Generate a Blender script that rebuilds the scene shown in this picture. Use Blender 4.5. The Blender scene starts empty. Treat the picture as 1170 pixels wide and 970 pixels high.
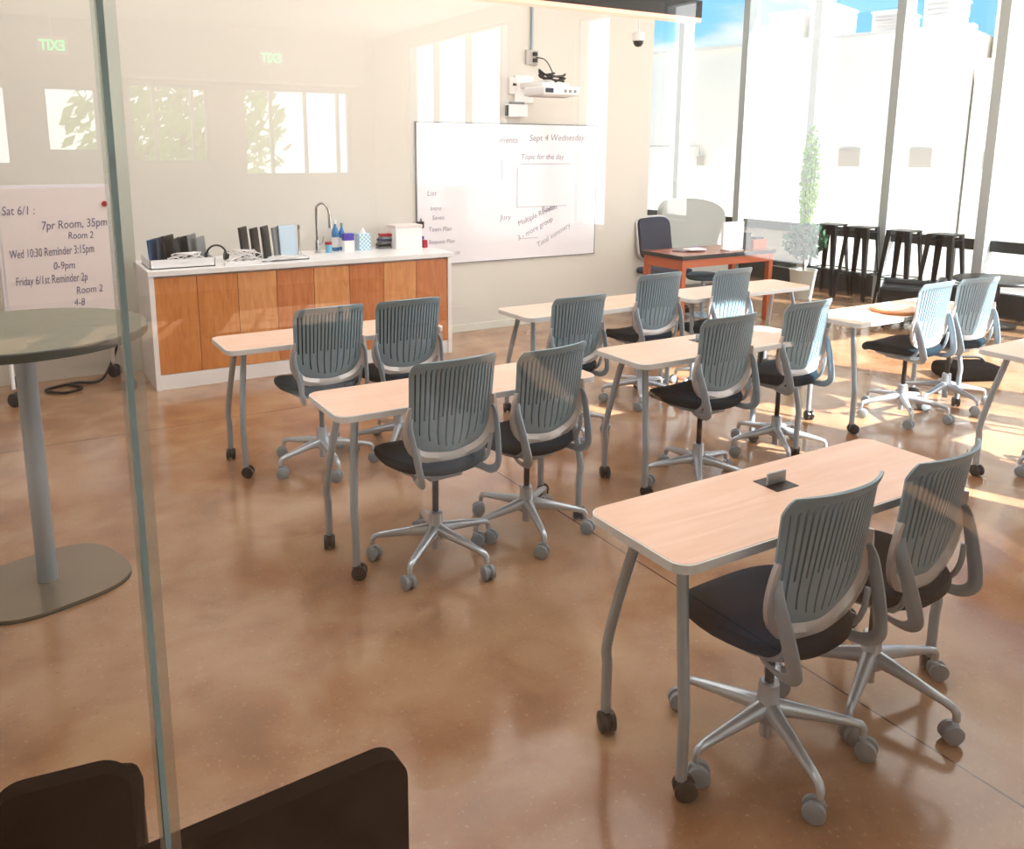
import bpy, bmesh, math, random
from mathutils import Vector, Matrix, noise
random.seed(7)
SC = bpy.context.scene
COL = SC.collection
PI = math.pi
R = math.radians

# ------------------------------------------------------------------ materials
def newmat(name):
    m = bpy.data.materials.new(name); m.use_nodes = True
    return m, m.node_tree.nodes, m.node_tree.links, m.node_tree.nodes['Principled BSDF']
def srgb(r, g, b):
    f = lambda c: c/12.92 if c <= .04045 else ((c+.055)/1.055)**2.4
    return (f(r/255), f(g/255), f(b/255), 1)
def mat(name, col, rough=.5, metal=0, spec=.5, var=0, scale=8, emit=None, coat=0):
    m, n, l, b = newmat(name)
    b.inputs['Base Color'].default_value = col
    b.inputs['Roughness'].default_value = rough
    b.inputs['Metallic'].default_value = metal
    b.inputs['Specular IOR Level'].default_value = spec
    b.inputs['Coat Weight'].default_value = coat
    if var:
        t = n.new('ShaderNodeTexCoord'); ns = n.new('ShaderNodeTexNoise'); ns.inputs['Scale'].default_value = scale
        ns.inputs['Detail'].default_value = 5
        mx = n.new('ShaderNodeMix'); mx.data_type = 'RGBA'
        l.new(t.outputs['Object'], ns.inputs['Vector']); l.new(ns.outputs['Fac'], mx.inputs[0])
        mx.inputs[6].default_value = tuple(c*(1-var) for c in col[:3])+(1,)
        mx.inputs[7].default_value = tuple(min(1, c*(1+var)) for c in col[:3])+(1,)
        l.new(mx.outputs[2], b.inputs['Base Color'])
    if emit:
        b.inputs['Emission Color'].default_value = emit[0]; b.inputs['Emission Strength'].default_value = emit[1]
    return m
def wood(name, c1, c2, rough=.35, vertical=True, scale=5):
    m, n, l, b = newmat(name)
    t = n.new('ShaderNodeTexCoord'); mp = n.new('ShaderNodeMapping')
    mp.inputs['Scale'].default_value = (6, 6, .8) if vertical else (.8, 8, 8)
    ns = n.new('ShaderNodeTexNoise'); ns.inputs['Scale'].default_value = scale; ns.inputs['Detail'].default_value = 6
    ns.inputs['Distortion'].default_value = 1.2
    oi = n.new('ShaderNodeObjectInfo'); ad = n.new('ShaderNodeVectorMath'); ad.operation = 'ADD'
    l.new(t.outputs['Object'], ad.inputs[0]); l.new(oi.outputs['Random'], ad.inputs[1])
    l.new(ad.outputs[0], mp.inputs['Vector']); l.new(mp.outputs[0], ns.inputs['Vector'])
    mx = n.new('ShaderNodeMix'); mx.data_type = 'RGBA'; mx.inputs[6].default_value = c1; mx.inputs[7].default_value = c2
    cr = n.new('ShaderNodeMapRange'); cr.inputs[1].default_value = .3; cr.inputs[2].default_value = .7
    l.new(ns.outputs['Fac'], cr.inputs[0]); l.new(cr.outputs[0], mx.inputs[0]); l.new(mx.outputs[2], b.inputs['Base Color'])
    b.inputs['Roughness'].default_value = rough
    return m
def glassmat(name, tint, refl=.0, ior=1.5, rough=0):
    m, n, l, b = newmat(name); n.remove(b)
    out = [x for x in n if x.type == 'OUTPUT_MATERIAL'][0]
    tr = n.new('ShaderNodeBsdfTransparent'); tr.inputs['Color'].default_value = tint
    gl = n.new('ShaderNodeBsdfGlossy'); gl.inputs['Roughness'].default_value = rough
    lw = n.new('ShaderNodeLayerWeight'); lw.inputs['Blend'].default_value = .5
    pw = n.new('ShaderNodeMath'); pw.operation = 'POWER'; pw.inputs[1].default_value = 5; l.new(lw.outputs['Facing'], pw.inputs[0])
    ad = n.new('ShaderNodeMath'); ad.operation = 'MULTIPLY_ADD'; ad.inputs[1].default_value = 1-refl; ad.inputs[2].default_value = refl; ad.use_clamp = True
    mx = n.new('ShaderNodeMixShader')
    l.new(pw.outputs[0], ad.inputs[0]); l.new(ad.outputs[0], mx.inputs[0])
    l.new(tr.outputs[0], mx.inputs[1]); l.new(gl.outputs[0], mx.inputs[2]); l.new(mx.outputs[0], out.inputs[0])
    return m
def floor_mat():
    m, n, l, b = newmat('polished_concrete')
    t = n.new('ShaderNodeTexCoord')
    def nz(scale, det=6, dist=0):
        x = n.new('ShaderNodeTexNoise'); x.inputs['Scale'].default_value = scale; x.inputs['Detail'].default_value = det
        x.inputs['Distortion'].default_value = dist; l.new(t.outputs['Object'], x.inputs['Vector']); return x
    def mix(fac, a, bb):
        x = n.new('ShaderNodeMix'); x.data_type = 'RGBA'
        if isinstance(a, tuple): x.inputs[6].default_value = a
        else: l.new(a, x.inputs[6])
        if isinstance(bb, tuple): x.inputs[7].default_value = bb
        else: l.new(bb, x.inputs[7])
        l.new(fac, x.inputs[0]); return x.outputs[2]
    def rng(o, a, c, lo=0, hi=1):
        x = n.new('ShaderNodeMapRange'); x.inputs[1].default_value = a; x.inputs[2].default_value = c
        x.inputs[3].default_value = lo; x.inputs[4].default_value = hi; l.new(o, x.inputs[0]); return x.outputs[0]
    big = nz(.9, 5, .6); mid = nz(3.2, 7, .4); fine = nz(60, 3)
    c = mix(rng(big.outputs['Fac'], .35, .65), srgb(146, 101, 68), srgb(170, 134, 105))
    c = mix(rng(mid.outputs['Fac'], .45, .75, 0, .6), c, srgb(190, 158, 124))
    c = mix(rng(mid.outputs['Fac'], .28, .45, .5, 0), c, srgb(116, 84, 62))
    c = mix(rng(fine.outputs['Fac'], .62, .75, 0, .35), c, srgb(214, 180, 140))
    c = mix(rng(fine.outputs['Fac'], .25, .36, .35, 0), c, srgb(84, 54, 36))
    # sawn control joints
    sp = n.new('ShaderNodeSeparateXYZ'); l.new(t.outputs['Object'], sp.inputs[0])
    def joint(o, at, w=.004):
        s = n.new('ShaderNodeMath'); s.operation = 'SUBTRACT'; l.new(o, s.inputs[0]); s.inputs[1].default_value = at
        a = n.new('ShaderNodeMath'); a.operation = 'ABSOLUTE'; l.new(s.outputs[0], a.inputs[0])
        k = n.new('ShaderNodeMath'); k.operation = 'LESS_THAN'; l.new(a.outputs[0], k.inputs[0]); k.inputs[1].default_value = w
        return k.outputs[0]
    for ax, at in (('X', 2.29), ('X', -1.4), ('X', 6.0), ('Y', 5.55), ('Y', -3)):
        c = mix(joint(sp.outputs[ax], at), c, srgb(92, 64, 46))
    l.new(c, b.inputs['Base Color'])
    rr = nz(1.7, 6)
    l.new(rng(rr.outputs['Fac'], .3, .7, .13, .26), b.inputs['Roughness'])
    b.inputs['Specular IOR Level'].default_value = .5
    b.inputs['Coat Weight'].default_value = .25; b.inputs['Coat Roughness'].default_value = .06
    bp = n.new('ShaderNodeBump'); bp.inputs['Strength'].default_value = .04; bp.inputs['Distance'].default_value = .01
    l.new(mid.outputs['Fac'], bp.inputs['Height']); l.new(bp.outputs[0], b.inputs['Normal'])
    return m

M = {}
M['floor'] = floor_mat()
M['wall'] = mat('wall_paint', srgb(224, 218, 208), .7, var=.012, scale=1.5)
M['wall_grey'] = mat('grey_wall_paint', srgb(226, 224, 214), .7)
M['ceiling'] = mat('ceiling_paint', srgb(232, 232, 222), .8)
M['taupe'] = mat('taupe_wall_paint', srgb(216, 200, 188), .7)
M['white'] = mat('white_laminate', srgb(246, 244, 244), .3)
M['whiteboard'] = mat('whiteboard_glass', srgb(243, 238, 243), .12, coat=.3)
M['paper'] = mat('paper', srgb(240, 228, 226), .8)
M['cab_wood'] = [wood('door_veneer_%s' % k, a, b_) for k, a, b_ in (
    ('amber', srgb(200, 122, 62), srgb(222, 150, 88)), ('honey', srgb(212, 140, 84), srgb(232, 168, 112)),
    ('copper', srgb(192, 112, 64), srgb(216, 142, 92)))]
M['laminate'] = wood('peach_laminate', srgb(236, 190, 162), srgb(246, 206, 184), .28, False, 3)
M['edge'] = mat('edge_band', srgb(236, 236, 236), .35)
M['steel'] = mat('silver_paint', srgb(172, 186, 198), .28, .4)
M['alu'] = mat('polished_aluminium', srgb(200, 208, 218), .25, .55)
M['frame'] = mat('champagne_frame', srgb(206, 200, 198), .32, .35)
M['strut'] = mat('silver_frame', srgb(164, 178, 190), .3, .35)
M['shell'] = mat('grey_shell', srgb(138, 164, 178), .4, .05)
M['fabric'] = mat('dark_teal_fabric', srgb(12, 38, 52), .9, var=.25, scale=90, spec=.25)
M['lining'] = mat('dark_knit_lining', srgb(40, 60, 70), .9, spec=.2)
M['black'] = mat('black_plastic', srgb(22, 22, 24), .4)
M['blackfab'] = mat('black_upholstery', srgb(6, 6, 7), .95, spec=.05)
M['castergrey'] = mat('grey_caster', srgb(146, 156, 164), .4)
M['tabletop'] = mat('grey_green_laminate', srgb(116, 116, 98), .35, var=.04, scale=60)
M['baseplate'] = mat('bronze_grey_plate', srgb(136, 124, 108), .2, .3)
M['darkedge'] = mat('charcoal_edge', srgb(62, 70, 66), .45)
M['deskwood'] = wood('desk_veneer', srgb(150, 80, 52), srgb(178, 102, 70), .25, False, 3)
M['deskleg'] = mat('desk_leg_wood', srgb(180, 88, 44), .4)
M['navy'] = mat('slate_upholstery', srgb(60, 66, 84), .8)
M['mullion'] = mat('grey_mullion', srgb(186, 194, 196), .4, .1)
M['rail'] = mat('dark_rail', srgb(30, 44, 50), .45)
M['stool'] = mat('black_steel', srgb(22, 30, 34), .35, .5)
M['ext'] = mat('white_stucco', srgb(250, 248, 242), .9)
M['extgrey'] = mat('grey_metal_box', srgb(196, 190, 184), .7)
M['acbeige'] = mat('beige_unit', srgb(206, 196, 172), .8)
M['acwhite'] = mat('white_unit', srgb(244, 240, 232), .8)
M['paving'] = mat('pale_paving', srgb(236, 230, 222), .9, var=.04, scale=2)
M['leaf'] = mat('leaves', srgb(128, 178, 52), .6, var=.5, scale=6)
M['leafdark'] = mat('dark_leaves', srgb(50, 96, 70), .6, var=.4, scale=9)
M['bark'] = mat('bark', srgb(96, 76, 56), .9)
M['ink'] = mat('marker_ink', srgb(112, 108, 142), .8)
M['inkfaint'] = mat('faint_marker_ink', srgb(168, 162, 174), .8)
M['red'] = mat('red_plastic', srgb(170, 20, 44), .4)
M['blue'] = mat('blue_plastic', srgb(40, 80, 190), .4)
M['bluelight'] = mat('light_blue_card', srgb(120, 190, 220), .6)
M['purple'] = mat('purple_label', srgb(74, 60, 170), .5)
M['cyan'] = mat('blue_liquid', srgb(60, 130, 190), .2)
M['grey'] = mat('mid_grey', srgb(128, 130, 132), .5)
M['greyscreen'] = mat('pale_grey_fabric', srgb(196, 198, 192), .9)
M['chrome'] = mat('chrome', srgb(190, 186, 184), .12, 1)
M['orangewood'] = wood('orange_wood', srgb(222, 150, 100), srgb(236, 172, 124), .25, False, 3)
M['exit'] = mat('exit_green', srgb(60, 220, 140), .5, emit=(srgb(70, 255, 150), 3))
M['lamp'] = mat('lamp_diffuser', srgb(255, 190, 160), .5, emit=((1, .50, .38, 1), .85))
M['downlight'] = mat('downlight_lens', (1, 1, 1, 1), .5, emit=((1, .95, .85, 1), 8))
M['pane'] = glassmat('partition_glass', (.95, .965, .96, 1), .13)
M['winglass'] = glassmat('window_glass', (.96, .97, .97, 1), .03)
M['seal'] = mat('green_glass_edge', srgb(150, 182, 190), .15, spec=.9)
M['clearedge'] = glassmat('pale_glass_edge', (.93, .97, .96, 1), .30, rough=.25)

# ------------------------------------------------------------------ mesh helpers
def link(o, parent=None):
    COL.objects.link(o)
    if parent is not None: o.parent = parent
    return o
def obj(name, bm, m, parent=None, smooth=False, loc=None):
    me = bpy.data.meshes.new(name)
    bmesh.ops.recalc_face_normals(bm, faces=bm.faces)
    bm.to_mesh(me); bm.free()
    ms = m if isinstance(m, list) else [m]
    for x in ms: me.materials.append(x)
    if smooth:
        me.polygons.foreach_set('use_smooth', [True]*len(me.polygons))
        try: me.set_sharp_from_angle(angle=R(40))
        except Exception: pass
    o = bpy.data.objects.new(name, me); link(o, parent)
    if loc is not None: o.location = loc
    return o
def thing(name, label, cat, loc=(0, 0, 0), rz=0, group=None):
    o = bpy.data.objects.new(name, None); link(o)
    o.empty_display_size = .1
    o.location = loc; o.rotation_euler = (0, 0, rz)
    return tag(o, label, cat, group)
def tag(o, label, cat, group=None):
    o['label'] = label; o['category'] = cat
    if group: o['group'] = group
    return o
def struct(o):
    o['kind'] = 'structure'; return o
def dup(root, loc, rz, label, group=None):
    def rec(o, p):
        c = o.copy(); COL.objects.link(c)
        if p is not None:
            c.parent = p; c.matrix_parent_inverse = o.matrix_parent_inverse.copy()
        for ch in o.children: rec(ch, c)
        return c
    r = rec(root, None); r.location = loc; r.rotation_euler = (0, 0, rz); r['label'] = label
    if group: r['group'] = group
    return r
def box(bm, c, s, rot=None, bevel=0, seg=2, mi=0):
    r = bmesh.ops.create_cube(bm, size=1)
    vs = r['verts']
    bmesh.ops.scale(bm, vec=s, verts=vs)
    if bevel:
        es = list({e for v in vs for e in v.link_edges})
        rb = bmesh.ops.bevel(bm, geom=es, offset=bevel, segments=seg, profile=.5, affect='EDGES')
        vs = list({v for f in rb['faces'] for v in f.verts} | set(v for v in vs if v.is_valid))
    if rot is not None:
        bmesh.ops.rotate(bm, cent=(0, 0, 0), matrix=rot.to_3x3() if hasattr(rot, 'to_3x3') else rot, verts=vs)
    bmesh.ops.translate(bm, vec=c, verts=vs)
    for f in {f for v in vs for f in v.link_faces}: f.material_index = mi
    return vs
def bx(x0, y0, z0, x1, y1, z1, bevel=0, bm=None, mi=0):
    bm = bm or bmesh.new()
    box(bm, ((x0+x1)/2, (y0+y1)/2, (z0+z1)/2), (abs(x1-x0), abs(y1-y0), abs(z1-z0)), bevel=bevel, mi=mi)
    return bm
def tube(bm, pts, r, seg=12, sx=1, sy=1, mi=0, closed=False):
    """swept tube; r number or list; sx, sy flatten the section"""
    pts = [Vector(p) for p in pts]; n = len(pts)
    rs = r if isinstance(r, (list, tuple)) else [r]*n
    rings = []; up = None
    for i, p in enumerate(pts):
        if closed: d = pts[(i+1) % n]-pts[i-1]
        elif i == 0: d = pts[1]-p
        elif i == n-1: d = p-pts[i-1]
        else: d = (pts[i+1]-p).normalized()+(p-pts[i-1]).normalized()
        d.normalize()
        if up is None:
            up = Vector((0, 0, 1)) if abs(d.z) < .9 else Vector((0, 1, 0))
        a = d.cross(up).normalized(); b = a.cross(d).normalized(); up = b
        rings.append([bm.verts.new(p+a*(math.cos(t)*rs[i]*sx)+b*(math.sin(t)*rs[i]*sy)) for t in [2*PI*k/seg for k in range(seg)]])
    for i in range(n-1+(1 if closed else 0)):
        A = rings[i]; B = rings[(i+1) % n]
        for k in range(seg):
            f = bm.faces.new((A[k], A[(k+1) % seg], B[(k+1) % seg], B[k])); f.material_index = mi
    if not closed:
        f = bm.faces.new(rings[0][::-1]); f.material_index = mi
        f = bm.faces.new(rings[-1]); f.material_index = mi
    return bm
def smooth_pts(pts, k=4):
    pts = [Vector(p) for p in pts]; out = []
    n = len(pts)
    for i in range(n-1):
        p0 = pts[max(i-1, 0)]; p1 = pts[i]; p2 = pts[i+1]; p3 = pts[min(i+2, n-1)]
        for j in range(k):
            t = j/k
            out.append(.5*((2*p1)+(-p0+p2)*t+(2*p0-5*p1+4*p2-p3)*t*t+(-p0+3*p1-3*p2+p3)*t**3))
    out.append(pts[-1]); return out
def lathe(bm, prof, c=(0, 0, 0), seg=32, mi=0, cap=True):
    rings = []
    for r, z in prof:
        rings.append([bm.verts.new((c[0]+r*math.cos(2*PI*k/seg), c[1]+r*math.sin(2*PI*k/seg), c[2]+z)) for k in range(seg)] if r > 1e-5 else [bm.verts.new((c[0], c[1], c[2]+z))])
    for a, b in zip(rings, rings[1:]):
        for k in range(seg):
            if len(a) == 1 and len(b) == 1: continue
            if len(a) == 1: f = bm.faces.new((a[0], b[(k+1) % seg], b[k]))
            elif len(b) == 1: f = bm.faces.new((a[k], a[(k+1) % seg], b[0]))
            else: f = bm.faces.new((a[k], a[(k+1) % seg], b[(k+1) % seg], b[k]))
            f.material_index = mi
    for rg, rev in ((rings[0], True), (rings[-1], False)):
        if cap and len(rg) > 1:
            f = bm.faces.new(rg[::-1] if rev else rg); f.material_index = mi
    return bm
def cyl(bm, p0, p1, r, seg=20, r2=None, mi=0):
    return tube(bm, [p0, p1], [r, r if r2 is None else r2], seg, mi=mi)
def rrect(w, d, r, k=6):
    pts = []
    for cx, cy, a0 in ((w/2-r, d/2-r, 0), (-w/2+r, d/2-r, 90), (-w/2+r, -d/2+r, 180), (w/2-r, -d/2+r, 270)):
        for i in range(k+1):
            a = R(a0+90*i/k); pts.append((cx+r*math.cos(a), cy+r*math.sin(a)))
    return pts
def prism(bm, pts, z0, z1, mi=0, fn=None):
    """extrude a 2-D outline; fn maps (x,y,z) to a point"""
    fn = fn or (lambda x, y, z: (x, y, z))
    a = [bm.verts.new(fn(x, y, z0)) for x, y in pts]; b = [bm.verts.new(fn(x, y, z1)) for x, y in pts]
    n = len(pts)
    fs = [bm.faces.new(a[::-1]), bm.faces.new(b)]
    for i in range(n): fs.append(bm.faces.new((a[i], a[(i+1) % n], b[(i+1) % n], b[i])))
    for f in fs: f.material_index = mi
    return bm
def onwall(bm, pts, y0, y1, mi=0):
    return prism(bm, pts, y0, y1, mi, fn=lambda x, y, z: (x, z, y))
def text_obj(body, size, m, parent, loc, rot, name='handwriting', shear=.15, ext=.0006, sx=1, bold=0):
    cu = bpy.data.curves.new('lettering', 'FONT'); cu.body = body; cu.size = size; cu.shear = shear
    cu.extrude = ext; cu.resolution_u = 3; cu.offset = bold
    t = bpy.data.objects.new('lettering', cu); COL.objects.link(t)
    dg = bpy.context.evaluated_depsgraph_get()
    me = bpy.data.meshes.new_from_object(t.evaluated_get(dg)); bpy.data.objects.remove(t)
    me.materials.clear(); me.materials.append(m)
    o = bpy.data.objects.new(name, me); link(o, parent); o.location = loc; o.rotation_euler = rot; o.scale = (sx, 1, 1)
    return o

# ------------------------------------------------------------------ the setting
GY = .75      # plane of the glass partition the camera looks through
BY = 7.2      # back wall
WX = 9.5      # curtain wall
LX = 4.6      # lobby side wall
LYB = 1.5-11.0  # lobby back wall
H1, H2 = 4.15, 3.25
struct(obj('floor', bx(-3, LYB-.2, -.12, LX, GY, 0, bm=bx(-3, GY, -.12, WX+.12, 12, 0)), M['floor']))
struct(obj('ceiling', bx(-3, GY, H1, WX+.2, 12, H1+.15), M['ceiling']))
struct(obj('ceiling_front', bx(-3, LYB-.2, H2, LX+.1, GY-.02, H2+.15), M['ceiling']))
struct(obj('wall_back', bx(-3, BY, 0, 6.27, BY+.14, H1), M['wall']))
struct(obj('wall_left', bx(-3.12, LYB-.2, 0, -3, 12, H1), M['wall']))
struct(obj('wall_far', bx(-3, 12, 0, WX+.2, 12.12, H1), M['wall_grey']))
struct(obj('baseboard_back', bx(3.42, BY-.012, 0, 6.27, BY, .07), M['wall_grey']))
struct(obj('ground', bx(-30, -40, -.3, 45, 45, -.14), M['paving']))
# header above the glass partition
struct(obj('wall_front', bx(-3, GY-.02, H2, LX, GY+.1, H1+.15), M['ceiling']))

def wall_with_holes(name, u0, u1, z0, z1, holes, fixed, thick, axis, m):
    """wall in the plane axis=fixed; holes = (u0,u1,z0,z1)"""
    bm = bmesh.new()
    us = sorted({u0, u1, *[h[0] for h in holes], *[h[1] for h in holes]})
    for a, b in zip(us, us[1:]):
        mid = (a+b)/2; segs = [(z0, z1)]
        for h in holes:
            if h[0] <= mid <= h[1]:
                ns = []
                for s in segs:
                    if h[2] > s[0]: ns.append((s[0], min(h[2], s[1])))
                    if h[3] < s[1]: ns.append((max(h[3], s[0]), s[1]))
                segs = ns
        for s in segs:
            if axis == 'x': bx(fixed, a, s[0], fixed+thick, b, s[1], bm=bm)
            else: bx(a, fixed, s[0], b, fixed+thick, s[1], bm=bm)
    return struct(obj(name, bm, m))
# side wall of the lobby with tall windows (seen mirrored in the glass)
side = [(1.5-9.95, 1.5-7.5, 1.35, 3.08), (1.5-6.35, 1.5-5.85, 1.1, 2.95), (1.5-5.22, 1.5-4.83, 1.25, 2.92), (1.5-4.36, 1.5-3.6, 1.0, 2.95)]
wall_with_holes('wall_right', LYB, GY, 0, H1, side, LX, .16, 'x', M['taupe'])
rear = [(2.8, 4.26, 1.45, 2.57), (1.45, 2.38, 1.62, 2.57), (.55, 1.12, 1.75, 2.5), (-.9, .2, 1.6, 2.5)]
wall_with_holes('wall_rear', -3, LX+.16, 0, H1, rear, LYB-.16, .16, 'y', M['taupe'])
struct(obj('trim_1', bx(1.36, LYB, 2.62, 4.32, LYB+.35, H2), M['wall']))
def window(n, axis, fixed, u0, u1, z0, z1, mull, fw=.035, m=None, glass='winglass', depth=.07):
    w = bpy.data.objects.new('window_%d' % n, None); link(w); struct(w)
    bm = bmesh.new()
    def seg(a, b, c, d):
        if axis == 'x': bx(fixed-depth/2, a, c, fixed+depth/2, b, d, bm=bm)
        else: bx(a, fixed-depth/2, c, b, fixed+depth/2, d, bm=bm)
    seg(u0, u0+fw, z0, z1); seg(u1-fw, u1, z0, z1); seg(u0, u1, z0, z0+fw); seg(u0, u1, z1-fw, z1)
    for k in mull: seg(k-fw/2, k+fw/2, z0, z1)
    obj('window_frame', bm, m or M['mullion'], w)
    bm = bmesh.new()
    if axis == 'x': bx(fixed-.004, u0+fw, z0+fw, fixed+.004, u1-fw, z1-fw, bm=bm)
    else: bx(u0+fw, fixed-.004, z0+fw, u1-fw, fixed+.004, z1-fw, bm=bm)
    obj('pane', bm, M[glass], w)
    return w
window(2, 'x', LX+.08, side[0][0], side[0][1], 1.35, 3.08, [1.5-9.25, 1.5-8.45, 1.5-7.7])
window(3, 'x', LX+.08, side[1][0], side[1][1], 1.1, 2.95, [])
window(4, 'x', LX+.08, side[2][0], side[2][1], 1.25, 2.92, [])
window(5, 'x', LX+.08, side[3][0], side[3][1], 1.0, 2.95, [])
window(6, 'y', LYB-.08, 2.8, 4.26, 1.45, 2.57, [3.18, 3.64, 4.09])
window(7, 'y', LYB-.08, 1.45, 2.38, 1.62, 2.57, [1.75, 2.2])
window(8, 'y', LYB-.08, .55, 1.12, 1.75, 2.5, [])
window(9, 'y', LYB-.08, -.9, .2, 1.6, 2.5, [-.3])

# glass partition in front of the camera: panes butted together with green edges
def pane(n, x0, x1):
    w = bpy.data.objects.new('window_%d' % n, None); link(w); struct(w)
    bm = bmesh.new()   # one clear sheet: outer faces only, so that it mirrors once
    v = [bm.verts.new(p) for p in ((x0, GY, .02), (x1, GY, .02), (x1, GY, H2), (x0, GY, H2))]
    bm.faces.new(v)
    o = obj('pane', bm, M['pane'], w)
    bm = bx(x0, GY-.02, 0, x1, GY+.03, .02)
    obj('bottom_channel', bm, M['mullion'], w)
    return w
JX = [-3, .083, 2.35, LX]
for i in range(3):
    w = pane(10+i, JX[i]+.003, JX[i+1]-.003)
    if i: obj('edge_strip', bx(JX[i]-.0025, GY-.007, .0, JX[i]+.0025, GY+.007, H2) if i == 1 else bx(JX[i]-.001, GY-.006, 0, JX[i]+.001, GY+.006, H2), M['seal'], w)
    if i == 1:
        for a_, b_ in ((-.0065, -.003), (.003, .012)): obj('edge_bevel', bx(JX[i]+a_, GY-.004, 0, JX[i]+b_, GY-.002, H2), M['clearedge'], w)

# unseen front wall beyond the lobby, openings shaped to place the sun patches
sun_holes = [(4.80, 5.02, .1, 3.9), (5.55, 6.50, .1, 3.9), (6.62, 7.05, .1, 3.9), (7.4, 9.2, .1, 3.9)]
wall_with_holes('wall_sun_mask', LX+.16, WX, 0, H1, sun_holes, GY-.02, .12, 'y', M['wall'])
for i, h_ in enumerate(sun_holes): window(20+i, 'y', GY+.04, h_[0], h_[1], h_[2], h_[3], [])
# curtain wall on the right
w = bpy.data.objects.new('window_1', None); link(w); struct(w)
for y in (1.6, 2.8, 4.0, 5.2, 6.4, 7.57, 8.78, 10.08, 11.3):
    bm = bx(WX-.17, y-.055, .0, WX+.03, y+.055, H1)
    obj('mullion', bm, M['mullion'], w)
obj('rail', bx(WX-.05, GY, .70, WX+.02, 12, .82), M['rail'], w)
obj('curb', bx(WX-.10, GY, 0, WX+.02, 12, .26), M['rail'], w)
obj('spandrel_panel', bx(WX-.03, 7.6, .26, WX+.01, 12, .72), M['greyscreen'], w)
obj('pane', bx(WX-.012, GY, .2, WX-.006, 12, H1), M['winglass'], w)

# ------------------------------------------------------------------ exterior
bd = (-math.sin(R(16.7)), math.cos(R(16.7)))
def on_building(t, d=0): return (12+bd[0]*t+bd[1]*d, 7.15+bd[1]*t-bd[0]*d)   # d = depth behind the facade
def bbox(t0, t1, d0, d1, z0, z1, bm=None, mi=0):
    bm = bm or bmesh.new()
    return prism(bm, [on_building(t0, d0), on_building(t1, d0), on_building(t1, d1), on_building(t0, d1)], z0, z1, mi)
b = thing('building', 'long white building outside the right hand windows with a plain parapet', 'building', (0, 0, 0))
obj('wall', bbox(0, 14, 0, 6, -.14, 3.5), M['ext'], b)
obj('parapet', bbox(-.03, 14, -.05, .25, 3.5, 3.56), M['acwhite'], b)
pg = [(1.67, 1.35), (.63, .32)]
for t0, t1 in pg: obj('vent_plate', bbox(t1, t0, -.03, .0, 1.56, 1.83), M['extgrey'], b)
bm = bmesh.new(); p = [on_building(7, -.03), on_building(4.1, -.03)]
tube(bm, [(p[0][0], p[0][1], 1.88), (p[1][0], p[1][1], 1.88), (p[1][0], p[1][1], 1.72)], .012, 8)
obj('conduit', bm, M['extgrey'], b)
obj('junction_box', bbox(3.98, 4.13, -.07, 0, 1.54, 1.7), M['extgrey'], b)
b2 = thing('building', 'lower white annex outside at far right with overhanging roof edge', 'building', (0, 0, 0))
obj('wall', bbox(-7, -.04, .35, 6, -.14, 2.95), M['ext'], b2)
obj('roof_edge', bbox(-7, -.04, .1, .5, 2.95, 3.08), M['acwhite'], b2)
obj('vent_plate', bbox(-.55, -.26, .32, .35, 1.54, 1.8), M['extgrey'], b2)
def acunit(t0, t1, d0, h, label, m1, kind):
    a = thing('rooftop_unit', label, 'air conditioner', (0, 0, 0), 0, 'air conditioning units on the white building roof')
    obj('housing', bbox(t0, t1, d0, d0+.9, 3.5, h), M[m1], a)
    bm = bmesh.new()
    nn = 5
    for k in range(nn):
        z = 3.6+(h-3.66)*(k+.3)/nn; bbox(t0+.05, t1-.05, d0-.012, d0, z, z+(h-3.66)/nn*.5, bm)
    obj('louvre', bm, M['extgrey'], a)
    obj('cap', bbox(t0-.02, t1+.02, d0-.02, d0+.92, h, h+.03), M['acwhite'], a)
acunit(2.55, 3.12, .3, 4.02, 'boxy beige rooftop unit with louvres, leftmost on the white roof', 'acbeige', 0)
acunit(2.02, 2.42, .3, 4.05, 'cream rooftop unit just right of the louvred beige one', 'acwhite', 0)
acunit(1.1, 1.52, .5, 3.9, 'low grey rooftop unit between two window posts', 'extgrey', 0)
acunit(.36, .75, .4, 4.02, 'white cube rooftop unit near the roof corner', 'acwhite', 0)
bm = bbox(-.75, -.08, 1.0, 2.2, 3.0, 4.2); 
a = tag(obj('rooftop_unit', bm, M['acbeige']), 'large beige rooftop box on the lower annex at far right', 'air conditioner', 'air conditioning units on the white building roof')
bm = bbox(-1.9, -1.0, 1.0, 2.2, 3.0, 4.1)
a = tag(obj('rooftop_unit', bm, M['acbeige']), 'beige rooftop box cut by the right edge of the picture', 'air conditioner', 'air conditioning units on the white building roof')

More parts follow.
